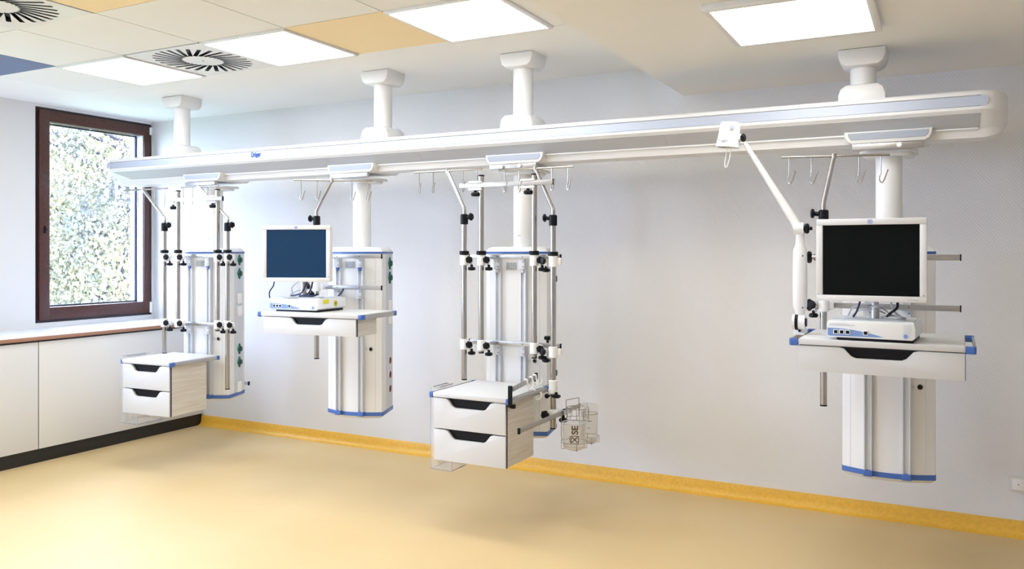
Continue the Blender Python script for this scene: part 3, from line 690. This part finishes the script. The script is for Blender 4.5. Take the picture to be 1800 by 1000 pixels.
cset(-.262, 3.80, 1.272, -4, [
    ([(-.115, .17, .004), (-.085, .12, .045), (-.03, .10, .055), (.02, .14, .05), (.06, .20, .01)], .0035, 'cable_gr', 'grey cable looping left of the monitor neck on the right box'),
    ([(-.10, .20, .004), (-.06, .13, .032), (0, .11, .040), (.04, .16, .02)], .0035, 'cable_gr', 'lower grey cable arching behind the neck of the black monitor'),
    ([(.055, .10, .012), (.075, .06, .030), (.10, .06, .055), (.098, .07, .095)], .0055, 'black', 'thick black cable rising right of the neck of the black monitor'),
    ([(-.075, .05, .006), (-.06, .06, .035), (-.045, .07, .092)], .0045, 'cable_dk', 'dark cable running up left of the neck of the black monitor'),
    ([(.11, .16, .004), (.085, .09, .035), (.07, .07, .09)], .004, 'cable_gr', 'grey cable right of the neck of the black monitor'),
    ([(.03, .12, .006), (.07, .10, .016), (.11, .08, .012), (.125, .12, .004)], .005, 'cable_gr', 'coiled grey plug lead lying on the right-hand box')])
cset(-3.625, 3.945, 1.277, 4, [
    ([(-.155, .20, .004), (-.125, .14, .05), (-.05, .12, .095), (.03, .12, .09)], .0035, 'cable_gr', 'grey cable arching high over the left-hand processor box'),
    ([(-.11, .10, .004), (-.04, .08, .035), (.04, .09, .05)], .0035, 'cable_gr', 'pale cable bowing low over the left-hand processor box'),
    ([(-.09, .09, .004), (-.03, .07, .012), (.02, .06, .03), (.055, .07, .10)], .0055, 'cable_dk', 'dark blue cable slanting up under the blue-tinted monitor'),
    ([(-.02, .10, .006), (.02, .08, .012), (.055, .09, .03), (.075, .10, .10)], .0055, 'cable_dk', 'second dark blue cable beside the slanting one'),
    ([(.0, .06, .006), (.05, .05, .010), (.10, .06, .008), (.12, .09, .018)], .0065, 'cable_dk', 'dark plug lead lying on the left-hand processor box'),
    ([(-.205, .02, -.01), (-.215, .03, .03), (-.200, .05, .07), (-.200, .06, .12)], .0042, 'cable_dk', 'dark cable hanging from the lower left corner of the blue-tinted monitor'),
    ([(-.235, .08, -.085), (-.215, .10, -.075), (-.195, .12, -.075)], .005, 'cable_gr', 'grey cable end at the left rail of the second shelf')])
cable([(-3.558, 4.355, 1.318), (-3.573, 4.35, 1.291), (-3.598, 4.35, 1.264), (-3.598, 4.36, 1.234)], .006, 'cable_dk', 'dark strap hanging from the second rail behind the left-hand processor box')
# ================================================================ EXAMINATION LAMP
lp = thing('examination_lamp', 'white jointed examination lamp clamped to the left of the right shelf', 'lamp', (-.575, 4.0, 1.185))
obj('clamp_base', MB().cyl((.0, .02, 1.186), (.0, .02, 1.205), .03).box(-.03, .022, -.03, .04, 1.178, 1.190, .003), 'white', lp)
obj('base_bolt', MB().cyl((0, -.012, 1.197), (0, -.018, 1.197), .006), 'black', lp)
obj('base_joint', MB().cyl((-.032, 0, 1.236), (.024, 0, 1.236), .036, n=32), 'white', lp)
obj('joint_band', MB().cyl((-.020, 0, 1.236), (-.006, 0, 1.236), .0375, n=32).cyl((.022, 0, 1.236), (.030, 0, 1.236), .020, n=24), 'black', lp)
sec = []
for z, r_ in ((1.262, .020), (1.29, .024), (1.31, .033), (1.42, .034), (1.53, .033), (1.575, .031), (1.60, .022), (1.665, .020)):
    sec.append([(r_ * math.cos(a) * (.97 if z < 1.6 else .9), r_ * .7 * math.sin(a), z) for a in [2 * math.pi * i / 20 for i in range(20)]])
obj('lower_arm', MB().loft(sec), 'white', lp)
obj('arm_screw', MB().cyl((.015, -.024, 1.545), (.015, -.020, 1.545), .0035).cyl((.015, -.024, 1.305), (.015, -.020, 1.305), .0035), 'ink', lp)
obj('elbow_joint', MB().cyl((-.028, 0, 1.672), (.018, 0, 1.672), .028, n=28), 'white', lp)
obj('elbow_knob', knob(MB(), (.030, 0, 1.672), (1, 0, 0), .022, .022).box(.03, .055, -.003, .003, 1.664, 1.680, .002), 'black', lp)
A = Vector((-.012, 0, 1.685)); B = Vector((-.252, 0, 2.085)); dd = (B - A).normalized(); nn = Vector((-dd.z, 0, dd.x))
ua = [(A + nn * .019, A - nn * .019), (B + nn * .010, B - nn * .010)]
v = []
for a_, b_ in ua:
    for y in (-.012, .012): v += [(a_.x, y, a_.z), (b_.x, y, b_.z)]
ub = MB().add(v, [(0, 1, 3, 2), (4, 6, 7, 5), (0, 4, 5, 1), (2, 3, 7, 6), (0, 2, 6, 4), (1, 5, 7, 3)])
bmesh.ops.bevel(ub.bm, geom=list(ub.bm.edges), offset=.006, segments=2, affect='EDGES')
obj('upper_arm', ub, 'white', lp)
hj = Vector((-.272, 0, 2.112))
obj('head_joint', MB().cyl(hj + Vector((-.03, 0, 0)), hj + Vector((.004, 0, 0)), .019), 'white', lp)
obj('head_knob', knob(MB(), hj + Vector((.012, -.006, 0)), (1, -.2, 0), .019, .02), 'black', lp)
hm = T(-.328, 0, 2.132) @ Matrix.Rotation(R(6), 4, 'Y')
obj('lamp_head', MB().lathe([(.020, .062), (.042, .058), (.047, .050), (.050, 0), (.057, -.055), (.058, -.062), (.052, -.062), (.046, -.02), (.001, -.015)], n=36, close=False).xf(hm), 'white', lp)
obj('lamp_rim', MB().ring((0, 0, -.060), .050, .004).xf(hm), 'cream', lp)
obj('lamp_glass', MB().lathe([(.047, -.048), (.047, -.044)]).xf(hm), 'plate', lp)
obj('vent_mark', MB().box(-.030, -.012, -.006, .006, .0585, .0635).box(-.008, .004, -.006, .006, .0585, .0635).xf(hm), 'ink', lp)
text('lettering', 'Dräger', .020, 'ink_grey', lp, hm @ T(-.018, -.0555, -.035) @ FRONT)
obj('sticker', MB().box(.012, .034, -.0505, -.046, .02, .045, .001).xf(hm), 'strip', lp)
obj('hanging_loop', MB().tube(spline([(-.330, -.02, 2.078), (-.338, -.02, 2.03), (-.345, -.02, 1.985), (-.338, -.02, 1.972), (-.330, -.02, 1.985), (-.318, -.02, 2.03), (-.312, -.02, 2.078)], 5), .0022, 8), 'plate', lp)
# ================================================================ MIDDLE PENDANT EXTRAS
hr = thing('hook_rail', 'steel rail frame with black ends and white hooks, right of the middle drawer unit', 'hook rail', (-2.025, 3.90, .745))
a = Matrix.Rotation(R(5), 4, 'Z')
obj('lower_rail', MB().box(.0, .008, -.04, .60, .748, .775, .001).xf(a), 'silver', hr)
up = Matrix.Rotation(R(10), 4, 'Z')
obj('upper_rail', MB().box(-.006, .002, -.02, .43, .816, .842, .001).xf(up), 'silver', hr)
obj('end_post', MB().box(-.010, .010, -.058, -.038, .735, .850, .003), 'black', hr)
obj('end_post', MB().box(-.012, .006, .43, .448, .800, .852, .003).xf(up), 'black', hr)
obj('end_foot', MB().box(-.012, .016, -.03, -.01, .725, .748, .003), 'black', hr)
for (y, mt, z) in ((.20, up, .845), (.30, up, .845), (.38, up, .845), (.28, a, .778), (.40, a, .778)):
    hk = [(-.004, y, z), (.012, y, z + .002), (.016, y, z - .03), (.020, y + .002, z - .052), (.036, y + .01, z - .050), (.044, y + .02, z - .030), (.036, y + .02, z - .012)]
    obj('hook', MB().tube(spline(hk, 4), .0048, 8).xf(mt), 'plate', hr)
br = thing('accessory_rail', 'long steel rail pointing forward from the lowest pole of the middle pendant', 'rail', (-1.932, 4.19, .620))
obj('bar', MB().box(-.005, .005, -.415, .40, .621, .646, .001), 'silver', br)
obj('end_cap', MB().box(-.007, .007, -.421, -.413, .618, .649, .001), 'black', br)
cb = obj('clamp_block', MB().box(-.065, -.005, .07, .15, .612, .655, .005), 'plate', br)
obj('clamp_knob', knob(MB(), (-.062, .03, .632), (-.3, -1, 0), .026, .024), 'black', cb)
obj('clamp_knob', knob(MB(), (-.01, .17, .585), (0, 0, -1), .024, .026), 'black', cb)
obj('clamp_screw', MB().box(-.012, .010, .165, .178, .618, .65, .002), 'black', cb)
pk = thing('pole_clamp', 'small black-knobbed clamp at the pole right of the hook rail', 'clamp', (-1.98, 4.30, .73))
obj('clamp_body', MB().lathe([(.0175, 0), (.025, .002), (.025, .075), (.0175, .078)], (0, 0, .745)), 'plate', pk)
obj('clamp_knob', knob(MB(), (.03, -.02, .735), (0, 0, -1), .024, .02), 'black', pk); obj('clamp_knob', knob(MB(), (-.02, -.04, .735), (-.5, -1, 0), .014, .02), 'black', pk)
tk = thing('screw_knob', 'black screw knob standing on the lower rail of the middle pendant', 'knob', (-2.05, 4.375, 1.024))
obj('knob', knob(MB(), (0, 0, 1.055), (0, 0, 1), .022, .024), 'black', tk); obj('bolt', MB().cyl((0, 0, 1.022), (0, 0, 1.05), .007), 'silver', tk)
def jar(X, Y, z0, z1, r, label, marks):
    t = thing('suction_jar', label, 'suction jar', (X, Y, z0))
    obj('vessel', MB().lathe([(r * .92, z0), (r * .96, z0 + .004), (r, z1), (r * .97, z1), (r * .93, z0 + .008), (.001, z0 + .007)], n=40, close=False), 'glassy', t)
    obj('base_disc', MB().lathe([(r * .88, z0 - .002), (r * .88, z0 + .010)], n=32), 'cream', t)
    obj('rim', MB().ring((0, 0, z1), r, .003), 'cable_gr', t)
    wb = MB()
    for a_ in (0, 90, 180, 270): 
        c_, s_ = math.cos(R(a_ + 35)) * (r + .008), math.sin(R(a_ + 35)) * (r + .008)
        wb.tube([(c_, s_, z0 + .035), (c_, s_, z0 - .006), (c_ * .2, s_ * .2, z0 - .006)], .0022, 8)
    wb.ring((0, 0, z0 + .032), r + .008, .0022).ring((0, 0, z0 - .006), r * .7, .002)
    wb.tube([(-r - .008, 0, z0 + .032), (-r - .014, 0, z0 + .06), (-r - .014, 0, z1 + .045)], .0022, 8)
    obj('wire_holder', wb, 'steel', t)
    return t
j1 = jar(-1.826, 4.25, .462, .602, .066, 'clear suction jar with brown vertical lettering, the nearer of the two', 1)
va = math.atan2(-4.25, 1.826) ; fm = T(0, 0, 0)
rotj = Matrix.Rotation(va + R(90), 4, 'Z')
text('lettering', 'SE', .050, 'ink_brown', j1, rotj @ T(.006, -.0665, .571) @ FRONT @ Matrix.Rotation(R(90), 4, 'Z'), bold=.0016)
em = MB().box(-.020, .026, -.0665, -.0645, .496, .498).box(-.020, .026, -.0665, -.0645, .536, .540).box(-.020, -.016, -.0665, -.0645, .496, .540).box(.022, .026, -.0665, -.0645, .496, .540)
for s_ in (-1, 1):
    em.box(-.022, .022, -.0665, -.0645, -.0025, .0025, mtx=T(.003, 0, .518) @ Matrix.Rotation(R(45 * s_), 4, 'Y'))
for i in range(5): em.box(-.028, -.020, -.0665, -.0645, .499 + i * .009, .502 + i * .009)
obj('crest', em.xf(rotj), 'ink_brown', j1)
j2 = jar(-1.855, 4.55, .432, .60, .050, 'clear suction jar farther back with a pale lid', 0)
obj('lid', MB().lathe([(.052, .600), (.052, .622), (.046, .650), (.030, .656), (.001, .657)], n=32, close=False), 'glassy', j2)
obj('scale_marks', MB().box(-.012, .012, -.0525, -.0505, .560, .563).box(-.012, .004, -.0525, -.0505, .52, .522).xf(Matrix.Rotation(R(-68 + 90), 4, 'Z')), 'ink', j2)
wb = thing('wire_basket', 'round steel wire basket with a raised handle above the nearer suction jar', 'wire basket', (-1.855, 4.37, .56))
g = MB().ring((0, 0, .662), .066, .0025).ring((0, 0, .60), .066, .002)
for k in range(10):
    a_ = 2 * math.pi * k / 10; g.cyl((.066 * math.cos(a_), .066 * math.sin(a_), .60), (.066 * math.cos(a_), .066 * math.sin(a_), .662), .0018, n=6)
obj('wire_cage', g, 'steel', wb)
obj('handle', MB().tube([(-.06, -.03, .64), (-.06, -.03, .706), (-.005, .03, .716), (-.005, .03, .64)], .0028, 8), 'steel', wb)
obj('side_bracket', MB().box(-.066, -.060, -.05, .05, .62, .65, .002).box(-.012, .012, -.006, .006, .66, .69, .002, mtx=T(.03, .04, 0)), 'grey_lt', wb)
# clear holders at the left of both drawer units
def acrylic(X, Y, rz, z0, z1, w_, d, label, shade=False):
    t = thing('acrylic_holder', label, 'acrylic holder', (X, Y, z0), rz)
    a = MB(); th = .003
    a.box(0, th, 0, d, z0, z1).box(w_ - th, w_, 0, d, z0, z0 + .06).box(th, w_ - th, 0, d, z0, z0 + th).box(th, .05, d - th, d, z0 + th, z1).box(th, .05, 0, th, z0 + th, z1)
    obj('clear_shell', a, 'clear', t, False)
    e = MB()
    for (x, y) in ((0, 0), (w_, 0), (0, d), (w_, d)): 
        for (x2, y2) in ((0, 0), (w_, 0), (0, d), (w_, d)):
            if (x == x2) != (y == y2): e.cyl((x, y, z0), (x2, y2, z0), .0016, n=6)
    for (x, y, zz) in ((0, 0, z1), (0, d, z1), (w_, 0, z0 + .06), (w_, d, z0 + .06)): e.cyl((x, y, z0), (x, y, zz), .0014, n=6)
    obj('polished_edge', e, 'strip', t)
    if shade:
        ln = MB(); n = 44
        for i in range(n): ln.box(.002, .05, -.002, .0, z0 + .02 + (z1 - z0 - .04) * i / n, z0 + .024 + (z1 - z0 - .04) * i / n)
        obj('ribbing', ln, 'clear', t, False)
    rk = MB(); zz = z1 - .02
    rk.tube([(.004, .02, zz + .02), (.004, d, zz + .02), (.05, d, zz + .02), (.05, .02, zz + .02)], .003, 8)
    obj('wire_hanger', rk, 'silver', t)
acrylic(-2.580, 3.93, 0, .325, .790, .14, .16, 'clear acrylic holder at the left side of the middle drawer unit')
acrylic(-5.325, 3.98, 3, .315, .800, .18, .22, 'clear ribbed acrylic holder at the left side of the drawer unit by the window', True)
re = thing('rear_rail', 'short blue-grey rail end sticking out low behind the window pendant', 'rail', (-5.06, 4.80, .500), 0)
obj('bar', MB().box(-.10, .180, -.006, .006, .505, .530, .001), 'strip', re); obj('end_cap', MB().box(.179, .187, -.008, .008, .502, .533, .001), 'black', re)
# ================================================================ OUTSIDE
struct('ground_outside', MB().box(-60, -7.2, -30, 60, -3.2, -3.0), 'ground', False)
def tree(X, Y, h, r, n, lm, label, seed):
    rnd = random.Random(seed); t = thing('tree', label, 'tree', (X, Y, -3.0))
    tr = MB(); tips = []
    tr.tube(spline([(0, 0, -3), (.1, .05, -1), (-.05, .1, 1.2), (.15, 0, h * .5), (.05, .1, h * .8)], 6), [.17 - .12 * i / 24 for i in range(25)], 10)
    for k in range(26):
        z = -.8 + (h * .75 + .8) * k / 26; a = rnd.uniform(0, 6.28); l = rnd.uniform(.5, 1.) * r
        p0 = Vector((.05, .05, z)); p1 = p0 + Vector((math.cos(a) * l * .5, math.sin(a) * l * .5, l * .25)); p2 = p0 + Vector((math.cos(a + .3) * l, math.sin(a + .3) * l, l * .5))
        tr.tube(spline([p0, p1, p2], 5), [.05 - .0036 * i for i in range(11)], 6); tips += [p1, p2, (p1 + p2) / 2]
    obj('trunk', tr, 'bark', t)
    lf = MB(); bm = lf.bm
    for i in range(n):
        if rnd.random() < .6:
            c = rnd.choice(tips); p = c + Vector((rnd.gauss(0, .38), rnd.gauss(0, .38), rnd.gauss(0, .34)))
        else:
            while True:
                q = Vector((rnd.uniform(-1, 1), rnd.uniform(-1, 1), rnd.uniform(-1, 1)))
                if q.length < 1: break
            p = Vector((q.x * r, q.y * r, 1.0 + q.z * (h - .2) * .75))
        s_ = rnd.uniform(.022, .060); e = Euler((rnd.uniform(0, 3.1), rnd.uniform(0, 3.1), rnd.uniform(0, 6.3)))
        mt = e.to_matrix()
        vv = [bm.verts.new(p + mt @ Vector(c)) for c in ((-s_, 0, 0), (-s_ * .2, s_ * .55, .01), (s_, 0, 0), (-s_ * .2, -s_ * .55, .01))]
        bm.faces.new(vv)
    me = bpy.data.meshes.new('foliage'); bm.transform(T(0, 0, 3)); bm.to_mesh(me); bm.free(); me.materials.append(M[lm])
    o = bpy.data.objects.new('foliage', me); C.objects.link(o); o.parent = t
tree(-14.2, 10.6, 5.2, 2.3, 46000, 'leaf', 'pale yellow-green tree with a forked trunk right outside the window', 3)
tree(-19.5, 14.0, 6.4, 2.9, 40000, 'leaf2', 'hazy grey-green tree behind the nearest one outside', 5)
tree(-26.0, 18.0, 7.4, 3.5, 34000, 'leaf', 'farthest pale yellowish tree in the gaps behind the other two outside', 9)
